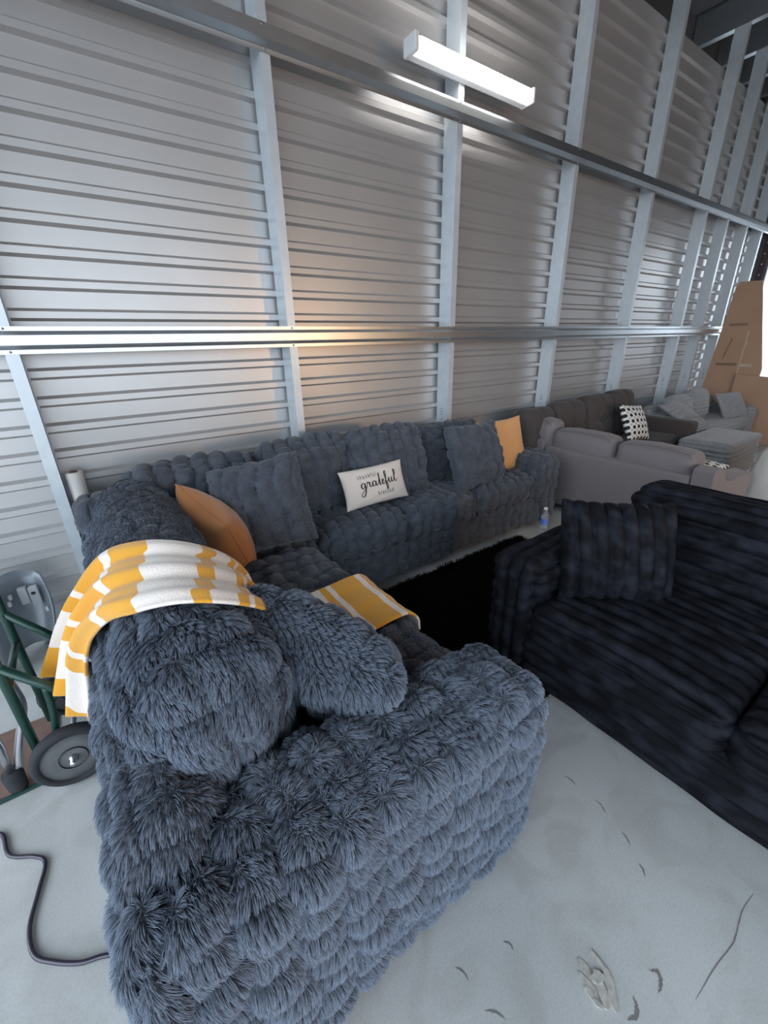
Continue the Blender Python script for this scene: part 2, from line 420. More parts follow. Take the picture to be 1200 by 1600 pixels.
# back wall: horizontal trapezoid ribs that stand 25 mm into the room
prof = [(YW, 0.0)]; z = .410 - 3 * .1443
ZT = 4.47
while z < ZT - .07:
    if z > .02: prof += [(YW, z), (YW - .028, z + .014), (YW - .028, z + .046), (YW, z + .062)]
    z += .1443
prof.append((YW, ZT))
nb = len(prof)
V = [(x, y, z) for x in (X0, X1) for (y, z) in prof] + [(x, YW + .05, z) for x in (X0, X1) for (y, z) in prof]
F = []
for i in range(nb - 1):
    F.append((i, nb + i, nb + i + 1, i + 1)); F.append((2 * nb + i, 2 * nb + i + 1, 3 * nb + i + 1, 3 * nb + i))
wall = tag(obj('wall_back', (V, F), M['panel'], smooth=False), kind='structure')

def stud_mesh(xr, z0, z1):
    """C-section: web on the left, flanges towards the right, small return lips"""
    xl = xr - .055; t = .004; yf = 2.80; yb = 2.942
    poly = [(xl, yf), (xr, yf), (xr, yf + .016), (xr - t, yf + .016), (xr - t, yf + t), (xl + t, yf + t), (xl + t, yb - t), (xr - t, yb - t), (xr - t, yb - .016),
            (xr, yb - .016), (xr, yb), (xl, yb)]
    V = [(p[0], p[1], z) for z in (z0, z1) for p in poly]; n = 12
    F = [(i, (i + 1) % n, n + (i + 1) % n, n + i) for i in range(n)]
    return V, F
STUDS = [-3.18, -1.70, -.215, 1.255, 2.715, 4.20, 5.68, 7.14, 7.86, 8.60, 9.25]
stud_objs = []
for xr in STUDS:
    stud_objs.append((xr, obj('stud', stud_mesh(xr, 0.02, 4.80), M['stud'], wall, smooth=False)))

def hat(z0, z1, x0, x1):
    """hat-section rail: flanges flat on the studs, crown standing 45 mm proud"""
    fl = .020; sl = .020; yf = 2.798; yc = 2.752; t = .003
    out = [(yf, z0), (yf - t, z0), (yf - t, z0 + fl), (yc, z0 + fl + sl), (yc, z1 - fl - sl), (yf - t, z1 - fl), (yf - t, z1), (yf, z1)]
    V = [(x, p[0], p[1]) for x in (x0, x1) for p in out]; n = len(out)
    return V, [(i, n + i, n + i + 1, i + 1) for i in range(n - 1)] + [tuple(range(n)), tuple(range(2 * n - 1, n - 1, -1))]
for zc0, zc1 in ((1.553, 1.678), (3.02, 3.145)):
    gi = obj('girt', hat(zc0, zc1, X0, X1), M['galv'], wall, smooth=False)
    sv, sf = lathe([(0, -.004), (.006, -.004), (.006, 0)], (0, 0, 0), 'y', 8)
    me = None
    for xr in STUDS[1:]:
        for zz in (zc0 + .010, zc1 - .010):
            if me is None:
                o = obj('screw', (sv, sf), M['screw'], gi); me = o.data
            else:
                o = put(bpy.data.objects.new('screw', me), gi)
            o.location = (xr - .03, 2.795, zz)

# stamped numbers on the stud webs (ink on steel)
def text_mesh(body, size):
    c = bpy.data.curves.new('t', 'FONT'); c.body = body; c.size = size; c.align_x = 'CENTER'; c.align_y = 'CENTER'
    o = bpy.data.objects.new('t', c); C.objects.link(o); bpy.context.view_layer.update()
    me = o.evaluated_get(bpy.context.evaluated_depsgraph_get()).to_mesh()
    V = np.array([v.co[:] for v in me.vertices]); F = [tuple(p.vertices) for p in me.polygons]
    o.evaluated_get(bpy.context.evaluated_depsgraph_get()).to_mesh_clear()
    bpy.data.objects.remove(o); bpy.data.curves.remove(c)
    return V, F
for xr, so in stud_objs:
    if 2.5 < xr < 9:
        Vt, Ft = text_mesh('A  E31', .045)
        # reads upwards on the web that faces left
        obj('stamped_number', ([(xr - .0555 - .0006, 2.870 + y, .94 + x) for x, y, _ in Vt], Ft), M['stamp'], so, smooth=False)

# roof: dark ribbed sheet on channel rafters that rest on the studs
prof = []; x = X0
while x < X1 + 1: prof += [(x, 5.10), (x + .26, 5.10), (x + .275, 5.125), (x + .32, 5.125)]; x += .335
n = len(prof); V = [(p[0], y, p[1]) for y in (-5.0, 3.4) for p in prof] + [(p[0], y, p[1] + .06) for y in (-5.0, 3.4) for p in prof]
F = [(i, i + 1, n + i + 1, n + i) for i in range(n - 1)] + [(2 * n + i, 3 * n + i, 3 * n + i + 1, 2 * n + i + 1) for i in range(n - 1)]
ceil = tag(obj('ceiling', (V, F), M['roof'], smooth=False), kind='structure')
for xr in STUDS:
    poly = [(xr - .055, 4.80), (xr + .03, 4.80), (xr + .03, 4.804), (xr - .051, 4.804), (xr - .051, 5.09), (xr + .03, 5.09), (xr + .03, 5.095), (xr - .055, 5.095)]
    obj('rafter', prism(poly, 'y', -5.0, 3.38), M['galv'], ceil, smooth=False)
tag(obj('wall_eave', box((X0, 3.40, 4.3), (X1, 3.44, 5.2)), M['roof'], smooth=False), kind='structure')

# far end wall with its tall open doorway and the punched jamb post beside it
far = tag(obj('wall_far', join(box((X1, 2.76, 0), (X1 + .06, 3.44, 5.1)), box((X1, -5.0, 3.1), (X1 + .06, 2.76, 5.1)), box((X1, -5.0, 0), (X1 + .06, .9, 3.1))), M['roof'], smooth=False), kind='structure')  # wall colour darkened as if unlit, for dim reflections in the rails
jp = obj('jamb_post', box((X1 - .03, 2.80, 0), (X1 - .002, 2.88, 4.4)), mat('dark_red_oxide_post', (.05, .025, .028), .6), far, smooth=False)
sv, sf = lathe([(0, -.003), (.012, -.003), (.012, 0)], (0, 0, 0), 'y', 8)
bm_ = None
for k in range(26):
    v2 = [(p[1], p[0], p[2]) for p in sv]
    if bm_ is None: o = obj('bolt', (v2, [f[::-1] for f in sf]), M['alu'], jp); bm_ = o.data
    else: o = put(bpy.data.objects.new('bolt', bm_), jp)
    o.location = (X1 - .03, 2.84, .3 + .155 * k)

# LED batten on the upper rail
t = thing('batten_light', (2.75, 2.72, 3.28), 'glowing white tube light fixed above the upper wall rail', 'light')
obj('housing', box((2.19, 2.735, 3.235), (3.33, 2.80, 3.325), .012), M['white'], t)
obj('diffuser', rbox((2.20, 2.68, 3.24), (3.32, 2.74, 3.32), .028, .1, k=4)[::2], M['led'], t)
for xa, xb in ((2.165, 2.20), (3.32, 3.345)):
    obj('end_cap', box((xa, 2.675, 3.232), (xb, 2.80, 3.328), .01), M['white'], t)

# ------------------------------------------------------------------ blue-grey bubble-fur sectional
sofa = thing('sectional_sofa', (.35, 1.65, 0), 'big blue-grey bubble fur corner sofa along the ribbed metal wall', 'sofa')

def fpart(name, lo, hi, r, res, amp=.028, crw=0.0, s=1.0, top='x', dens=0, length=.03, comb=(0, 0, -1), lean=.75, rad=.0009, tilt=None, zmin=-9, cw=.105, ch=.09, parent=None, post=None, pts=4, clump=.5):
    V, N, F = rbox(lo, hi, r, res)
    if crw: V = crown(V, N, lo, hi, crw)
    c = (np.array(lo) + np.array(hi)) / 2
    V = V + N * (bubbles(V, N, cw, ch, amp, s, top) - amp * .6)[:, None] + N * (.006 * vnoise(V * 2.2, s))[:, None]
    if tilt is not None:
        ax, ang, piv = tilt
        Rm = np.array(Matrix.Rotation(math.radians(ang), 3, ax)); V = (V - np.array(piv)) @ Rm.T + np.array(piv)
    if post is not None: V = post(V)
    o = obj(name, (V, F), M['fur_skin'], parent or sofa)
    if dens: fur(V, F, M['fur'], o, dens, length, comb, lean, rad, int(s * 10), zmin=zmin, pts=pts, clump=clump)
    return o

# -- return section coming towards the camera
fpart('arm', (-.165, .465, .04), (.87, .735, .67), .065, .010, .044, .008, 1.3, 'x', 130000, .030, (.15, -.25, -1), .95, .0007, cw=.100, ch=.088, zmin=.0, clump=.6)
fpart('backrest', (-.165, .60, .04), (.03, 2.72, .74), .085, .013, .040, 0, 2.1, 'y', 70000, .024, (-.3, -.6, -.8), .95, .0007, zmin=.35)
fpart('base', (-.10, .70, .05), (.87, 2.10, .30), .05, .02, .022, 0, 2.9, 'y', 6000, .02, (0, 0, -1), .8, .0011, zmin=.1)
fpart('seat_cushion', (.03, .74, .29), (.90, 1.43, .485), .07, .012, .048, (.0, .0, .03), 3.3, 'y', 26000, .017, (.6, -.5, -.5), .85, .0010)
fpart('seat_cushion', (.03, 1.44, .29), (.90, 2.06, .485), .07, .012, .050, (.0, .0, .03), 3.9, 'y', 12000, .010, (.6, -.5, -.5), .85, .0010)
fpart('back_cushion', (-.055, .765, .46), (.27, 1.40, .92), .155, .011, .046, (.03, .035, .02), 4.4, 'y', 120000, .030, (.1, -.8, -.6), .95, .0007, tilt=('Y', -6, (.08, 1.1, .46)), clump=.7, cw=.11, ch=.10)
fpart('back_cushion', (-.07, 1.42, .46), (.27, 2.62, .90), .155, .013, .038, (.03, .02, .02), 5.2, 'y', 35000, .018, (-.2, -.8, -.6), .9, .0008, tilt=('Y', -6, (.08, 2.0, .46)), cw=.085)
# -- long section along the wall
fpart('backrest', (-.19, 2.52, .04), (3.27, 2.775, .83), .08, .016, .036, 0, 6.1, 'x', 8000, .008, (0, -.3, -1), .9, .0009, zmin=.5)
fpart('base', (.85, 2.02, .05), (3.0, 2.60, .295), .04, .012, .052, 0, 6.9, 'x', 8000, .008, (0, 0, -1), .9, .0009, cw=.10, ch=.085)
for k, (xa, xb, zt) in enumerate(((.32, .955, .47), (.96, 1.60, .50), (1.61, 2.27, .50), (2.28, 2.965, .50))):
    fpart('seat_cushion', (xa, 2.005 if k else 2.07, .29), (xb, 2.60, zt), .07, .011, .060, (.0, .015, .025), 7.3 + k, 'x', 9000, .008, (0, -.6, -.6), .9, .0009, cw=.10, ch=.085)
fpart('arm', (2.965, 1.985, .04), (3.275, 2.72, .635), .09, .011, .058, .01, 11.7, 'x', 9000, .008, (0, -.4, -1), .9, .0009, zmin=.06)
for k, (xa, xb, ya, zt, tl) in enumerate(((.08, .77, 2.41, .955, 9), (.81, 1.41, 2.36, .985, 12), (1.39, 2.03, 2.26, 1.00, 15), (2.07, 2.78, 2.42, .91, 7))):
    fpart('back_cushion', (xa, ya, .47), (xb, ya + .19, zt), .085, .011, .062, (.0, .05, .015), 12.2 + 1.7 * k, 'x', 9000, .008, (0, -.5, -.9), .9, .0009, tilt=('X', -tl, (1, ya + .1, .47)), cw=.10, ch=.085)

# ------------------------------------------------------------------ loose cushions
def fur_pillow(name, label, c, right, up, wd, ht, th, s, dens, length, comb, amp=.026, rad=.0010, cw=.095, group=None, lean=.75, ch=.09):
    V, F, q = pillow(wd, ht, th, 46, .05, .42)
    N = vnormals(V, F)
    V = V + N * (amp * (bub2(V[:, 0] + s, V[:, 1] + .3, cw, ch, s) - .4) * np.clip(4 * (1 - np.max(np.abs(q), 1)) + .35, 0, 1))[:, None]
    V = xf(V, frame(c, right, up))
    o = tag(obj(name, (V, F), M['fur_skin']), label, 'pillow', group)
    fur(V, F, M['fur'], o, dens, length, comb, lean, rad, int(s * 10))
    return o
fur_pillow('throw_pillow', 'furry blue-grey pillow slumped in the near corner against the sofa arm', (.42, .985, .64), (.52, -.80, -.26), (-.50, -.30, .80), .54, .48, .26, 3.1, 120000, .030, (.5, -.5, -.7), .04, .0007)
fur_pillow('throw_pillow', 'dark blue-grey fur pillow leaning in the sofa corner behind the rust cushion', (.67, 2.17, .735), (.90, -.38, .16), (-.22, .45, .85), .50, .50, .20, 5.3, 12000, .009, (0, -.5, -1), .048)
fur_pillow('throw_pillow', 'square blue-grey bubble fur pillow in front of the apricot cushion', (2.42, 2.20, .725), (1, .06, -.03), (.0, .34, .94), .56, .50, .17, 7.7, 12000, .009, (0, -.5, -1), .048, cw=.10, ch=.08)

def piped(name, label, m, c, right, up, wd, ht, th, wr, s, piping=True, n=48):
    V, F, q = pillow(wd, ht, th, n, .08, .45, wr, s); fr = frame(c, right, up)
    o = tag(obj(name, (xf(V, fr), F), m), label, 'pillow')
    if piping:
        u = np.concatenate([np.linspace(-1, 1, 24)[:-1]]); loop = [(a, -1) for a in u] + [(1, a) for a in u] + [(-a, 1) for a in u] + [(-1, -a) for a in u]
        P = []
        for a, b_ in loop + loop[:1]:
            x = a * wd / 2 * (1 - .08 * (1 - b_ ** 2) * abs(a) ** 3); y = b_ * ht / 2 * (1 - .08 * (1 - a ** 2) * abs(b_) ** 3)
            P.append((x, y, 0))
        obj('piping', tube(xf(np.array(P), fr), .0045, 6, False), m, o)
    return o
piped('throw_pillow', 'rust velvet cushion with piping leaning on the left sofa back', M['orange'], (.405, 2.155, .665), (.23, -.93, -.2), (-.38, .05, .92), .50, .40, .25, .0022, 1.0)
piped('throw_pillow', 'apricot velvet cushion beside the right sofa arm', M['orange2'], (2.90, 2.34, .70), (1, -.10, .02), (.06, .30, .95), .50, .47, .15, .003, 2.3)
WP = frame((1.465, 2.225, .675), (.97, -.06, -.02 + .05), (.03, .36, .93))
Vp, Fp, qp = pillow(.49, .265, .115, 34, .06, .5, .003, .4)
wp = tag(obj('throw_pillow', (xf(Vp, WP), Fp), M['linen']), 'small cream canvas pillow printed thankful grateful blessed', 'pillow')
def on_pillow(P, wd=.49, ht=.265, th=.115, off=.0022):
    P = np.asarray(P, float); a = P[:, 0] / (wd / 2); b_ = P[:, 1] / (ht / 2)
    T = th / 2 * np.clip((1 - a ** 2) * (1 - b_ ** 2), 0, 1) ** .5
    W = .003 * T / (th / 2) * (np.sin(9 * a + 5 * b_ + .4) + .6 * np.sin(13 * b_ - 7 * a + .8))
    return np.stack([P[:, 0], P[:, 1], T + W + off + (P[:, 2] if P.shape[1] > 2 else 0)], 1)
def subdivide(V, F, k=1):
    V = [tuple(v) for v in V]
    for _ in range(k):
        G = []
        for f in F:
            c = tuple(np.mean([V[i] for i in f], 0)); V.append(c); ci = len(V) - 1
            G += [(f[i], f[(i + 1) % len(f)], ci) for i in range(len(f))]
        F = G
    return np.array(V), F
for body, cx, cy, sz in (('thankful', -.068, .068, .042), ('blessed', .048, -.060, .042)):
    Vt, Ft = text_mesh(' '.join(body), sz)
    Vt[:, 0] = Vt[:, 0] * .62 + cx; Vt[:, 1] += cy
    obj('printed_word', (xf(on_pillow(Vt[:, :2]), WP), Ft), M['ink'], wp, smooth=False)
# "grateful" as brush-script strokes (units: x-height 1)
ST = [
    [(.95, .75), (.6, 1.0), (.2, .7), (.15, .2), (.45, 0), (.8, .35), (.98, .95), (.9, -.2), (.55, -1.35), (.1, -1.55), (-.1, -1.1), (.4, -.5), (1.1, 0), (1.4, .5)],   # g
    [(1.4, .5), (1.55, 1.05), (1.75, .85), (2.0, .95), (1.95, .3), (2.2, .05), (2.5, .4)],                                                                 # r
    [(3.25, .8), (2.95, 1.0), (2.6, .65), (2.65, .12), (3.0, .1), (3.25, .6), (3.3, .95), (3.3, .2), (3.55, .05), (3.8, .4)],                                # a
    [(3.8, .4), (4.2, 1.5), (4.35, 2.35), (4.2, 1.2), (4.1, .2), (4.35, .05), (4.65, .3)],                                                                  # t
    [(4.65, .3), (5.05, .7), (5.0, 1.0), (4.75, .75), (4.75, .2), (5.05, .03), (5.4, .35)],                                                                 # e
    [(5.4, .35), (5.95, 1.6), (6.0, 2.4), (5.75, 2.2), (5.65, 1.0), (5.6, -.9), (5.75, -1.1), (5.95, -.3), (5.8, .2), (6.2, .4)],                            # f
    [(6.2, .4), (6.45, 1.0), (6.4, .3), (6.65, .05), (7.0, .5), (7.1, 1.0), (7.1, .2), (7.35, .1), (7.6, .5)],                                              # u
    [(7.6, .5), (8.1, 1.7), (8.15, 2.4), (7.9, 2.1), (7.8, .8), (7.9, .1), (8.2, .1), (8.45, .5)],                                                          # l
]
k_ = .0345
for st in ST:
    P = np.array(spline([(x, y, 0) for x, y in st], 7))[:, :2]
    P = np.stack([(P[:, 0] - 4.15) * k_ * .98 + .012, (P[:, 1] - .35) * k_ + .004], 1)
    Vb = []; Fb = []
    for i, p in enumerate(P):
        tt = P[min(i + 1, len(P) - 1)] - P[max(0, i - 1)]; tt /= np.linalg.norm(tt) + 1e-9
        wdt = .0022 + .0022 * max(0, -tt[1]); nrm = np.array([1.0, .25]); nrm /= np.linalg.norm(nrm)
        nn2 = np.array([-tt[1], tt[0]]); Vb += [p - nn2 * wdt, p + nn2 * wdt]
        if i: Fb.append((2 * i - 2, 2 * i - 1, 2 * i + 1, 2 * i))
    obj('script_letter', (xf(on_pillow(np.array(Vb), off=.0026), WP), Fb), M['ink'], wp, smooth=False)

# ------------------------------------------------------------------ striped throw over the return's backrest
path = spline([(-.345, 1.62, .40), (-.305, 1.61, .52), (-.26, 1.57, .66), (-.19, 1.50, .80), (-.085, 1.36, .945), (.07, 1.23, 1.005), (.22, 1.17, .965), (.33, 1.20, .85), (.38, 1.25, .70),
               (.42, 1.29, .59), (.52, 1.30, .556), (.68, 1.30, .556), (.82, 1.31, .556), (.90, 1.31, .546), (.955, 1.31, .49), (.965, 1.31, .42)], 8)
P = np.array(path); sl = np.concatenate([[0], np.cumsum(np.linalg.norm(np.diff(P, axis=0), axis=1))]); sl /= sl[-1]
ns = len(P); nt_ = 36
T = np.gradient(P, axis=0); T /= np.linalg.norm(T, axis=1, keepdims=True)
Vt = []; UVt = []
for i in range(ns):
    s_ = sl[i]; nrm = np.cross(T[i], (0, -1, 0)); nrm /= np.linalg.norm(nrm)
    wdt = np.interp(s_, [0, .2, .34, .45, .55, .65, 1], [.30, .36, .46, .42, .38, .38, .40])
    fold = np.interp(s_, [0, .2, .36, .6, .68, 1], [.026, .018, .007, .006, .003, .002])
    slant = np.interp(s_, [0, .3, .5, 1], [.0, .0, .0, 0])
    for j in range(nt_ + 1):
        v = j / nt_
        off = fold * (math.sin(v * 2 * PI * 2.6 + 1.2 + s_ * 2) + .5 * math.sin(v * 2 * PI * 5.2 + s_ * 3))
        hang = -.06 * (v - .3) if s_ < .02 else 0
        edge = -.008 * (abs(2 * v - 1) ** 8)
        p = P[i] + np.array([0, 1, 0]) * (v - .5) * wdt + nrm * (off + .03 + edge)
        p[1] += fold * .6 * math.sin(v * 2 * PI * 2.6 + s_ * 2 + .3)
        p[2] += np.interp(s_, [0, .12], [1, 0]) * (.05 * v - .025); p[0] += np.interp(s_, [0, .2], [1, 0]) * (.04 - .09 * v)
        step = .014 * math.floor((1 - v) * 4.2 + .3) * np.interp(s_, [0, .5, .62], [1, .9, 0])
        Vt.append(p); UVt.append((min(.999, max(0, s_ + step - .03 * np.interp(s_, [0, .5, .62], [1, 1, 0]))), v))
idx = np.arange(ns * (nt_ + 1)).reshape(ns, nt_ + 1)
Ft = np.stack([idx[:-1, :-1], idx[:-1, 1:], idx[1:, 1:], idx[1:, :-1]], -1).reshape(-1, 4)
th_ = tag(obj('throw_blanket', (np.array(Vt), Ft), M['throw'], uv=UVt), 'mustard and cream striped fleece throw draped over the sofa back', 'blanket')
md = th_.modifiers.new('thickness', 'SOLIDIFY'); md.thickness = .012; md.offset = 0
md = th_.modifiers.new('smooth', 'SUBSURF'); md.levels = 1; md.render_levels = 1

# ------------------------------------------------------------------ black ribbed plush sofa on the right
bs = thing('plush_sofa', (1.95, .1, 0), 'black ribbed plush sofa facing the blue-grey one', 'sofa')
def bpart(name, lo, hi, r, res, fn, amp=.016, crw=0, tilt=None, s=0.0):
    V, N, F = rbox(lo, hi, r, res)
    if crw: V = crown(V, N, lo, hi, crw)
    V = V + N * (amp * (fn(V, N) - .6))[:, None] + N * (.004 * vnoise(V * 3, s))[:, None]
    if tilt is not None:
        ax, ang, piv = tilt
        Rm = np.array(Matrix.Rotation(math.radians(ang), 3, ax)); V = (V - np.array(piv)) @ Rm.T + np.array(piv)
    return obj(name, (V, F), M['black'], bs)
def wblend(N, a, b_, c):
    w_ = np.abs(N) ** 6; w_ /= w_.sum(1, keepdims=True); return w_[:, 0] * a + w_[:, 1] * b_ + w_[:, 2] * c
wob = lambda V: .006 * np.sin(V[:, 1] * 9) + .004 * np.sin(V[:, 0] * 13)
PW = .068
along_y = lambda V, N: wblend(N, rib1(V[:, 2] + wob(V), PW), rib1(V[:, 2], PW), rib1(V[:, 0] + wob(V), PW))
arm_fn = lambda V, N: wblend(N, rib1(V[:, 1] + wob(V), .062), rib1(V[:, 2] + wob(V), PW), rib1(V[:, 1] + wob(V), .062))
bpart('base', (1.43, -1.50, .04), (2.40, .93, .30), .04, .012, along_y, .034)
bpart('arm', (1.42, .905, .04), (2.42, 1.155, .645), .075, .010, arm_fn, .034)
bpart('backrest', (2.12, -1.50, .10), (2.46, .93, .86), .11, .012, along_y, .036, tilt=('Y', 5, (2.3, 0, .3)))
for ya, yb in ((.155, .90), (-.60, .145), (-1.36, -.61)):
    bpart('seat_cushion', (1.405, ya, .27), (2.20, yb, .455), .06, .010, along_y, .040, (.01, 0, .02))
# its pillow, ribs standing upright
V, F, q = pillow(.50, .46, .19, 60, .05, .45); N = vnormals(V, F)
V = V + N * (.034 * (rib1(V[:, 0] + .012 * np.sin(V[:, 1] * 6), .064) - .5) * np.clip(6 * (1 - np.max(np.abs(q), 1)) + .3, 0, 1))[:, None]
tag(obj('throw_pillow', (xf(V, frame((1.815, .77, .66), (.74, -.62, -.03), (.16, .30, .94))), F), M['black']), 'black ribbed plush pillow leaning on the black sofa arm', 'pillow')

# ------------------------------------------------------------------ black shag rug
rx0, rx1, ry0, ry1 = .70, 2.72, .78, 1.955
V, N, F = rbox((rx0, ry0, .001), (rx1, ry1, .022), .01, .04, k=2)
V = V + np.stack([.008 * vnoise(V * 4, 1), .012 * vnoise(V * 4, 4), 0 * V[:, 0]], 1)
rug = tag(obj('shag_rug', (V, F), M['rug']), 'black shaggy rug on the concrete between the two sofas', 'rug')
fur(V, F, M['rug'], rug, 30000, .04, (.2, -.3, 0), .5, .0013, 91, zmin=.015, name='pile')

# ------------------------------------------------------------------ grey-brown tufted sectional behind
gs = thing('tufted_sectional', (4.2, 2.0, 0), 'grey-brown linen corner sofa with its back to the camera', 'sofa')
def gpart(name, lo, hi, r, res, m='taupe', crw=0, tilt=None, fn=None, parent=None, post=None):
    V, N, F = rbox(lo, hi, r, res)
    if crw: V = crown(V, N, lo, hi, crw)
    if fn is not None: V = V + N * fn(V, N)[:, None]
    if tilt is not None:
        ax, ang, piv = tilt
        Rm = np.array(Matrix.Rotation(math.radians(ang), 3, ax)); V = (V - np.array(piv)) @ Rm.T + np.array(piv)
    if post is not None: V = post(V)
    return obj(name, (V, F), M[m], parent or gs)
gpart('back_panel', (3.50, 1.09, .07), (3.66, 2.33, .605), .025, .05)
gpart('back_panel', (3.50, 2.335, .07), (3.66, 2.74, .66), .025, .05)
gpart('base', (3.60, 1.0, .07), (4.40, 2.70, .30), .03, .08)
for ya, yb in ((1.13, 1.72), (1.725, 2.32)):
    o = gpart('seat_cushion', (3.72, ya, .29), (4.42, yb, .46), .05, .05, 'taupe', (0, 0, .02))
for ya, yb, zt in ((1.10, 1.70, .75), (1.71, 2.31, .765), (2.30, 2.74, .83)):
    lo, hi = (3.57, ya, .46), (3.80, yb, zt)
    o = gpart('back_cushion', lo, hi, .07, .025, 'taupe', (.03, .0, .02), fn=lambda V, N: .004 * vnoise(V * 5, 3))
    xs = 3.60
    obj('welt', tube(spline([(xs - .035, ya + .03, zt - .03), (xs - .02, ya + .08, zt - .004), (xs - .02, (ya + yb) / 2, zt + .012), (xs - .02, yb - .08, zt - .004), (xs - .035, yb - .03, zt - .03)], 6), .004, 6), M['taupe'], o)
# flared end arm: high at the back, dips, then lifts to the front
pr = [(3.50, .07), (4.38, .07), (4.39, .50), (4.20, .515), (4.0, .525), (3.87, .528), (3.80, .54), (3.75, .575), (3.71, .625), (3.67, .66), (3.61, .68), (3.52, .675), (3.50, .655)]
pr = [tuple(p) for p in pr]
n = len(pr); V = []; F = []
slope = [0, 0, .012, .012, .014, .014, .012, .010, .006, 0, 0, 0, 0]
for y, k in ((.945, 0), (1.085, 1)):
    for i, p in enumerate(pr): V.append((p[0], y, p[1] + (slope[i] if k else 0)))
F = [tuple(range(n)), tuple(range(2 * n - 1, n - 1, -1))] + [(i, n + i, n + (i + 1) % n, (i + 1) % n) for i in range(n)]
o = obj('end_arm', (V, F), M['taupe'], gs, smooth=False)
md = o.modifiers.new('soft', 'BEVEL'); md.width = .008; md.segments = 2; md.limit_method = 'ANGLE'
# wall side with tufted cushions
gpart('base', (3.66, 2.02, .07), (6.00, 2.70, .30), .03, .08, 'taupe_d')
gpart('backrest', (3.50, 2.58, .07), (6.02, 2.74, .74), .04, .08, 'taupe_d')
for xa, xb in ((3.80, 4.80), (4.81, 5.78)):
    gpart('seat_cushion', (xa, 1.98, .29), (xb, 2.55, .45), .05, .05, 'taupe_d', (0, 0, .02))
def tuft(x0, x1):
    def fn(V, N):
        d = np.zeros(len(V))
        for bx in (x0 + (x1 - x0) * .5,):
            for bz in (.70,):
                d -= .035 * np.exp(-((V[:, 0] - bx) ** 2 + (V[:, 2] - bz) ** 2) / .004)
            d -= .016 * np.exp(-((V[:, 0] - bx) / .02) ** 2)
        d -= .016 * np.exp(-((V[:, 2] - .70) / .02) ** 2)
        return d * np.clip(-N[:, 1] + .3, 0, 1) + .003 * vnoise(V * 6, 2)
    return fn
for xa, xb, zt in ((3.40, 3.86, .93), (3.87, 4.42, .945), (4.43, 4.98, .965), (4.99, 5.46, .98)):
    o = gpart('back_cushion', (xa, 2.40, .45), (xb, 2.62, zt), .085, .022, 'taupe_d', (.0, .03, .01), ('X', -8, (4, 2.5, .45)), tuft(xa, xb))
    obj('button', rbox((( xa + xb) / 2 - .014, 2.375, .688), ((xa + xb) / 2 + .014, 2.395, .716), .009, .01)[::2], M['taupe_d'], o)
gpart('arm', (5.79, 1.93, .07), (6.02, 2.60, .60), .035, .05, 'taupe_d', .01)
for px, py in ((3.56, 1.0), (4.30, 1.0), (3.56, 2.66), (5.95, 2.02)):
    obj('foot', box((px - .03, py - .03, 0), (px + .03, py + .03, .075)), M['rubber'], gs, smooth=False)

def ring_pillow(label, c, right, up, wd, ht, th):
    V, F, q = pillow(wd, ht, th, 22, .08, .5)
    tag(obj('throw_pillow', (xf(V, frame(c, right, up)), F), M['rings'], uv=q * 1.0), label, 'pillow')
ring_pillow('black and white ring patterned pillow beside the dark sofa arm', (4.96, 2.20, .675), (.97, .02, -.10), (.05, .45, .9), .52, .42, .14)
ring_pillow('ring patterned pillow lying flat behind the grey-brown end arm', (4.12, 1.27, .505), (.15, -1, 0), (1, .2, .12), .42, .42, .13)

# ------------------------------------------------------------------ light grey corduroy sectional and ottoman
cs = thing('corduroy_sofa', (7.6, 2.35, 0), 'light grey corduroy sofa against the far end of the wall', 'sofa')
def cpart(name, lo, hi, r, res, fn, amp=.032, crw=0, tilt=None, parent=None, tagged=None):
    V, N, F = rbox(lo, hi, r, res)
    if crw: V = crown(V, N, lo, hi, crw)
    V = V + N * (amp * (fn(V, N) - .6))[:, None]
    if tilt is not None:
        ax, ang, piv = tilt
        Rm = np.array(Matrix.Rotation(math.radians(ang), 3, ax)); V = (V - np.array(piv)) @ Rm.T + np.array(piv)
    return obj(name, (V, F), M['cord'], parent)
hr = lambda V, N: wblend(N, rib1(V[:, 2], .052), rib1(V[:, 2], .052), .6 + .4 * rib1(V[:, 1], .052))
vr = lambda V, N: wblend(N, rib1(V[:, 2], .04), rib1(V[:, 2], .04), rib1(V[:, 0], .04))
cpart('base', (6.30, 2.00, .05), (8.20, 2.70, .30), .04, .009, hr, parent=cs)
cpart('backrest', (6.10, 2.52, .05), (8.26, 2.74, .66), .07, .009, hr, parent=cs)
cpart('seat_cushion', (6.42, 1.95, .29), (8.02, 2.50, .43), .05, .009, hr, parent=cs)
cpart('arm', (6.06, 1.97, .05), (6.40, 2.70, .58), .07, .009, vr, parent=cs)
cpart('arm', (8.00, 1.95, .05), (8.26, 2.70, .56), .06, .009, hr, parent=cs)
for xa, xb, zt in ((6.28, 6.84, .80), (6.85, 7.42, .84)):
    cpart('back_cushion', (xa, 2.28, .42), (xb, 2.48, zt), .09, .009, hr, .016, (.0, .04, .02), ('X', -10, (7, 2.4, .42)), parent=cs)
V, F, q = pillow(.56, .40, .14, 40, .06, .5); N = vnormals(V, F); V = V + N * (.008 * (rib1(V[:, 1], .052) - .5))[:, None]
tag(obj('throw_pillow', (xf(V, frame((7.70, 2.13, .60), (.95, -.2, .0), (.1, .5, .85))), F), M['cord']), 'light grey corduroy pillow tilted against the far sofa arm', 'pillow')
V, F, q = pillow(.40, .34, .14, 40, .06, .5); N = vnormals(V, F); V = V + N * (.008 * (rib1(V[:, 1], .052) - .5))[:, None]
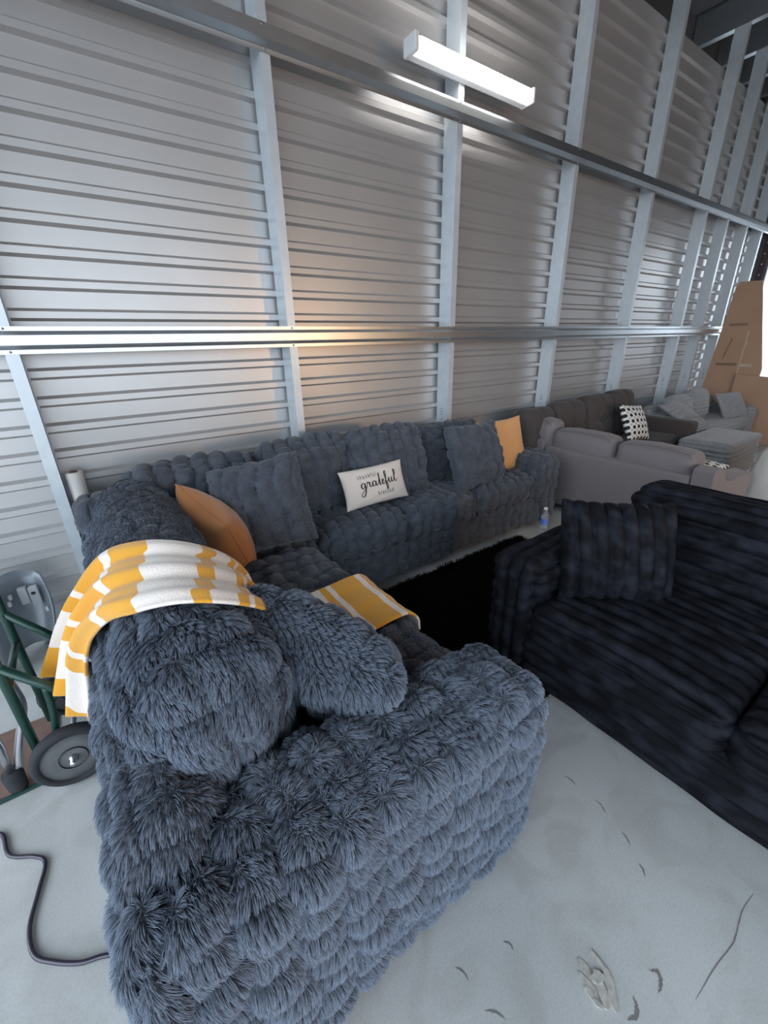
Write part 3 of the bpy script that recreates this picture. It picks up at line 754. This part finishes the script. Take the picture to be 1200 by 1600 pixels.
tag(obj('throw_pillow', (xf(V, frame((6.24, 2.26, .655), (.95, -.2, .0), (.15, .9, .42))), F), M['cord']), 'light grey corduroy pillow lying on the sofa arm behind the ring pillow', 'pillow')
ot = thing('corduroy_ottoman', (5.98, 1.75, 0), 'large square light grey corduroy ottoman in the aisle', 'ottoman')
cpart('body', (5.50, 1.42, .03), (6.46, 1.90, .37), .04, .009, hr, parent=ot)
cpart('top_cushion', (5.48, 1.41, .36), (6.48, 1.92, .47), .045, .009, hr, .016, parent=ot)

# ------------------------------------------------------------------ wrapped upright seat at the right edge
ws = thing('wrapped_seat', (4.95, .6, 0), 'cream plastic wrapped furniture piece at the right edge', 'furniture')
V, N, F = rbox((4.50, -.25, .0), (5.25, .995, .735), .12, .03); V = crown(V, N, (4.50, -.25, 0), (5.25, .995, .735), .02)
z = np.clip(V[:, 2] / .735, 0, 1); V[:, 1] += (.07 * (1 - z)) * (V[:, 1] > .5) - .05 * (z ** 3) * (V[:, 1] > .5); V = V + N * (.006 * vnoise(V * 7, 3) + .004 * vnoise(V * 15, 5))[:, None]
V[:, 2] = np.maximum(V[:, 2], .002)
obj('wrapped_body', (V, F), M['wrap'], ws)
st = obj('sticker', box((4.462, .70, .53), (4.470, .84, .68)), M['white'], ws, smooth=False)
for k in range(4):
    obj('barcode_bar', box((4.459, .80 - k * .012, .61), (4.463, .806 - k * .012, .65)), M['ink'], st, smooth=False)

# ------------------------------------------------------------------ cardboard leaning at the far end
cb = thing('cardboard_sheet', (8.4, 2.3, 0), 'tall brown flattened carton leaning at the far wall end', 'cardboard')
def slab(name, poly, x, t, m, parent, lean=.0):
    V, F = prism(poly, 'x', x, x + t); V = [(p[0] - lean * (2.3 - p[2]), p[1], p[2]) for p in V]; return obj(name, (V, F), m, parent, smooth=False)
KS = lambda q: [(a * .9656, max(0, 1.57 + (b_ - 1.57) * .9656) if b_ > 0 else 0) for a, b_ in q]
slab('tall_flap', KS([(2.885, 0), (2.885, .78), (2.79, 2.25), (2.76, 2.31), (2.48, 2.30), (2.17, 1.05), (2.17, .90), (2.17, 0)]), 8.42, .03, M['card'], cb, .02)
slab('low_flap', KS([(2.45, 0), (2.45, .97), (2.06, .94), (1.60, .90), (1.60, 0)]), 8.36, .03, M['card'], cb, .02)
for poly, m in (([(2.455, .70), (2.47, .70), (2.475, 1.60), (2.46, 1.60)], 'tape'), ([(2.46, 1.08), (2.46, 1.12), (2.30, 1.12), (2.30, 1.08)], 'tape'), ([(2.46, 1.40), (2.46, 1.44), (2.44, 1.44), (2.44, 1.40)], 'tape'),
                ([(2.78, 1.09), (2.78, 1.13), (2.50, 1.13), (2.50, 1.09)], 'tape_d'), ([(2.74, 1.68), (2.74, 1.72), (2.50, 1.72), (2.50, 1.68)], 'tape_d'), ([(2.70, 1.20), (2.72, 1.20), (2.66, 1.50), (2.64, 1.50)], 'tape_d')):
    slab('tape_strip', KS(poly), 8.416, .003, M[m], cb, .02)

# ------------------------------------------------------------------ bottle on the floor
bt = thing('water_bottle', (3.055, 1.935, 0), 'small clear water bottle on the concrete by the sofa arm', 'bottle')
obj('body', lathe([(0, .001), (.030, .002), (.032, .02), (.032, .13), (.028, .15), (.014, .175), (.013, .19)], (3.055, 1.935, 0), n=20), M['bottle'], bt)
obj('label_band', lathe([(.0328, .05), (.0328, .10)], (3.055, 1.935, 0), n=20), M['blue'], bt)
obj('cap', lathe([(.0, .185), (.017, .185), (.017, .205), (0, .206)], (3.055, 1.935, 0), n=16), M['cap'], bt)

# ------------------------------------------------------------------ left side: hand truck, folding frame, car part, roll, cable
ht = thing('hand_truck', (-.42, 1.8, 0), 'dark green hand truck with a grey wheel behind the sofa', 'hand truck')
def tb(name, pts, r, m, parent, n=10, smooth_path=False): return obj(name, tube(spline(pts, 5) if smooth_path else pts, r, n), M[m], parent)
for y in (1.665, 1.965):
    tb('rail', [(-.46, y, .06), (-.462, y, .5), (-.466, y, 1.25)], .0155, 'green', ht)
    tb('brace', [(-.46, y, .62 if y > 1.8 else .57), (-.235, y, .29 if y > 1.8 else .26)], .0155, 'green', ht)
    tb('strut', [(-.45, y, .12), (-.40, y, .20), (-.375, y, .33), (-.37, y, .44)], .012, 'green', ht, smooth_path=True)
for zz in (.48, .80):
    tb('rung', [(-.462, 1.665, zz), (-.462, 1.965, zz)], .013, 'green', ht)
tb('axle', [(-.36, 1.56, .135), (-.36, 2.06, .135)], .011, 'alu', ht)
for y in (1.615, 2.02):
    wh = obj('wheel', lathe([(.045, -.024), (.05, -.012), (.100, -.012), (.104, -.024), (.120, -.026), (.132, -.012), (.132, .012), (.118, .026), (.045, .026)], (-.36, y, .134), 'y', 36), M['rubber'], ht)
    obj('wheel_disc', lathe([(0, -.018), (.045, -.018), (.06, -.015), (.103, -.015), (.103, .015), (0, .015)], (-.36, y, .134), 'y', 36), M['wheelgrey'], wh)
    obj('hub', lathe([(0, -.040), (.008, -.040), (.009, -.034), (.016, -.030), (.017, -.016)], (-.36, y, .134), 'y', 18), M['alu'], wh)
obj('toe_plate', box((-.80, 1.68, .004), (-.45, 2.06, .012)), M['rust'], ht, smooth=False)
obj('plate_edge', box((-.80, 1.672, .002), (-.45, 1.682, .016)), M['green'], ht, smooth=False)
ff = thing('folding_frame', (-.58, 1.72, 0), 'bent aluminium tube frame with a dark rubber foot', 'frame')
tb('leg', [(-.57, 1.70, .06), (-.565, 1.71, .22), (-.60, 1.74, .60), (-.62, 1.76, .95)], .016, 'alu', ff, 12)
tb('leg', [(-.55, 1.705, .06), (-.525, 1.72, .16), (-.468, 1.73, .33), (-.462, 1.72, .42), (-.475, 1.715, .52), (-.52, 1.72, .75), (-.56, 1.73, .95)], .015, 'alu', ff, 12, True)
obj('rubber_foot', lathe([(0, .022), (.026, .022), (.03, .035), (.034, .10), (.030, .112), (0, .112)], (-.562, 1.70, -.008), n=16), M['rubber'], ff)
tb('cross_bar', [(-.62, 1.76, .93), (-.56, 1.73, .93)], .010, 'alu', ff)

cp = thing('car_bumper_corner', (-.55, 2.72, 0), 'grey curved car body panel standing by the wall', 'car part')
pts = [(-.66, 2.60), (-.62, 2.72), (-.56, 2.80), (-.49, 2.81), (-.445, 2.77)]
pts = [p[:2] for p in spline([(a, b_, 0) for a, b_ in pts], 6)]
V = []; F = []; nz = 9; n = len(pts)
for k in range(nz):
    f = k / (nz - 1)
    for i, (a, b_) in enumerate(pts):
        g = i / (n - 1); bulge = .03 * math.sin(PI * f)
        z0 = .01 + .05 * (1 - g); z1 = .46 - .06 * g ** 2
        V.append((a + bulge * g - .035 * (1 - f) * g, b_ - .10 * (1 - f) + .02 * f, z0 + (z1 - z0) * f))
F = [(k * n + i, k * n + i + 1, (k + 1) * n + i + 1, (k + 1) * n + i) for k in range(nz - 1) for i in range(n - 1)]
o = obj('shell', (V, F), M['bumper'], cp); md = o.modifiers.new('t', 'SOLIDIFY'); md.thickness = .012; md.offset = 0
obj('bracket', join(box((-.555, 2.725, .27), (-.515, 2.76, .37), .006), box((-.515, 2.735, .24), (-.470, 2.765, .36), .006)), mat('pale_grey_bracket', (.55, .58, .62), .4), cp)
obj('slot', box((-.503, 2.728, .315), (-.485, 2.736, .33), .003), M['rubber'], cp)
for lo_, hi_ in (((-.60, 2.68, .30), (-.585, 2.70, .33)), ((-.59, 2.69, .335), (-.575, 2.71, .36)), ((-.47, 2.73, .19), (-.455, 2.75, .22))):
    obj('clip', box(lo_, hi_, .003), M['white'], cp)
fo = thing('foam_block', (-.72, 2.5, 0), 'white rounded foam block beside the grey car panel', 'foam')
obj('upper_block', rbox((-.92, 2.42, .34), (-.625, 2.60, .45), .035, .1, k=5)[::2], M['white'], fo)
obj('lower_block', rbox((-.92, 2.42, .0), (-.66, 2.58, .34), .04, .1, k=5)[::2], M['white'], fo)

rl = thing('wrap_roll', (-.15, 2.845, 0), 'white stretch film roll standing between stud and sofa back', 'roll')
obj('film', lathe([(.018, .0), (.042, .0), (.042, .93), (.020, .93)], (-.155, 2.845, 0), n=24), mat('stretch_film', (.62, .60, .57), .35), rl)
obj('core', lathe([(.020, .0), (.020, .935), (.015, .935), (.015, .80), (0, .80)], (-.155, 2.845, 0), n=20), mat('brown_core', (.16, .09, .06), .8), rl)

tag(obj('power_cable', tube(spline([(-.78, 1.66, .008), (-.66, 1.56, .008), (-.60, 1.53, .008), (-.57, 1.43, .008), (-.50, 1.375, .008), (-.47, 1.33, .008), (-.485, 1.24, .008), (-.50, 1.15, .008), (-.485, 1.07, .008), (-.44, 1.02, .008),
    (-.38, .975, .008), (-.32, .95, .008), (-.25, .90, .008), (-.27, .74, .008), (-.30, .62, .008)], 8), .0065, 8), M['cordcable']), 'thin dark cable snaking over the concrete on the left', 'cable')

# ------------------------------------------------------------------ marks on the floor
def strip(name, pts, wd, m, parent=floor, z=.0006, jit=.18, s=0):
    g = np.random.default_rng(s); P = np.array(spline([(a, b_, 0) for a, b_ in pts], 8)); V = []; F = []
    for i, p in enumerate(P):
        t_ = P[min(i + 1, len(P) - 1)] - P[max(i - 1, 0)]; t_ /= np.linalg.norm(t_) + 1e-9; n_ = np.array([-t_[1], t_[0], 0])
        w_ = wd * (1 - abs(2 * i / (len(P) - 1) - 1) ** 2.5) * (1 + jit * g.normal()) + .0004
        j_ = n_ * g.normal() * wd * .3
        V += [p + j_ - n_ * w_, p + j_ + n_ * w_]
        if i: F.append((2 * i - 2, 2 * i, 2 * i + 1, 2 * i - 1))
    V = [(a, b_, z) for a, b_, _ in V]
    return obj(name, (V, F), m, parent, smooth=False)
strip('crack', [(1.30, -.04), (1.22, -.035), (1.12, -.045), (1.02, -.035), (.91, -.03)], .0010, M['mark'], s=1)
for k, (a, b_) in enumerate((((1.17, .51), (1.172, .46)), ((1.18, .39), (1.165, .34)), ((1.15, .28), (1.13, .24)), ((1.10, .20), (1.08, .17)), ((.455, .37), (.465, .33)), ((.46, .27), (.49, .23)), ((.60, .33), (.61, .30)))):
    mid = ((a[0] + b_[0]) / 2 + .006, (a[1] + b_[1]) / 2)
    strip('scuff_mark', [a, mid, b_], .0022, M['mark'], s=k + 3)
strip('scuff_mark', [(.87, .065), (.885, .05), (.87, .035), (.845, .03)], .004, M['mark'], s=21)
strip('scuff_mark', [(.735, .055), (.755, .045), (.775, .05), (.79, .065)], .004, M['mark'], s=22)
fl = thing('glue_residue', (.74, .12, 0), 'patch of pale dried flakes on the concrete floor', 'residue')
g = random.Random(5)
for (cx, cy, ang, L, W) in ((.735, .165, -55, .045, .010), (.715, .145, -50, .055, .008), (.705, .125, -45, .045, .009), (.728, .115, -85, .060, .012), (.752, .105, -92, .085, .012), (.775, .145, -60, .060, .006), (.700, .110, -40, .022, .006), (.745, .135, 20, .035, .014)):
    a = math.radians(ang) - .72; c_, s_ = math.cos(a), math.sin(a); P = []
    for k in range(12):
        t_ = 2 * PI * k / 12; u = math.cos(t_) * L / 2; v = math.sin(t_) * W * (.7 + .5 * g.random())
        P.append((cx + c_ * u - s_ * v, cy + s_ * u + c_ * v))
    obj('flake', prism(P, 'z', .0004, .002 + .0007 * len(fl.children)), M['flake'], fl, smooth=False)
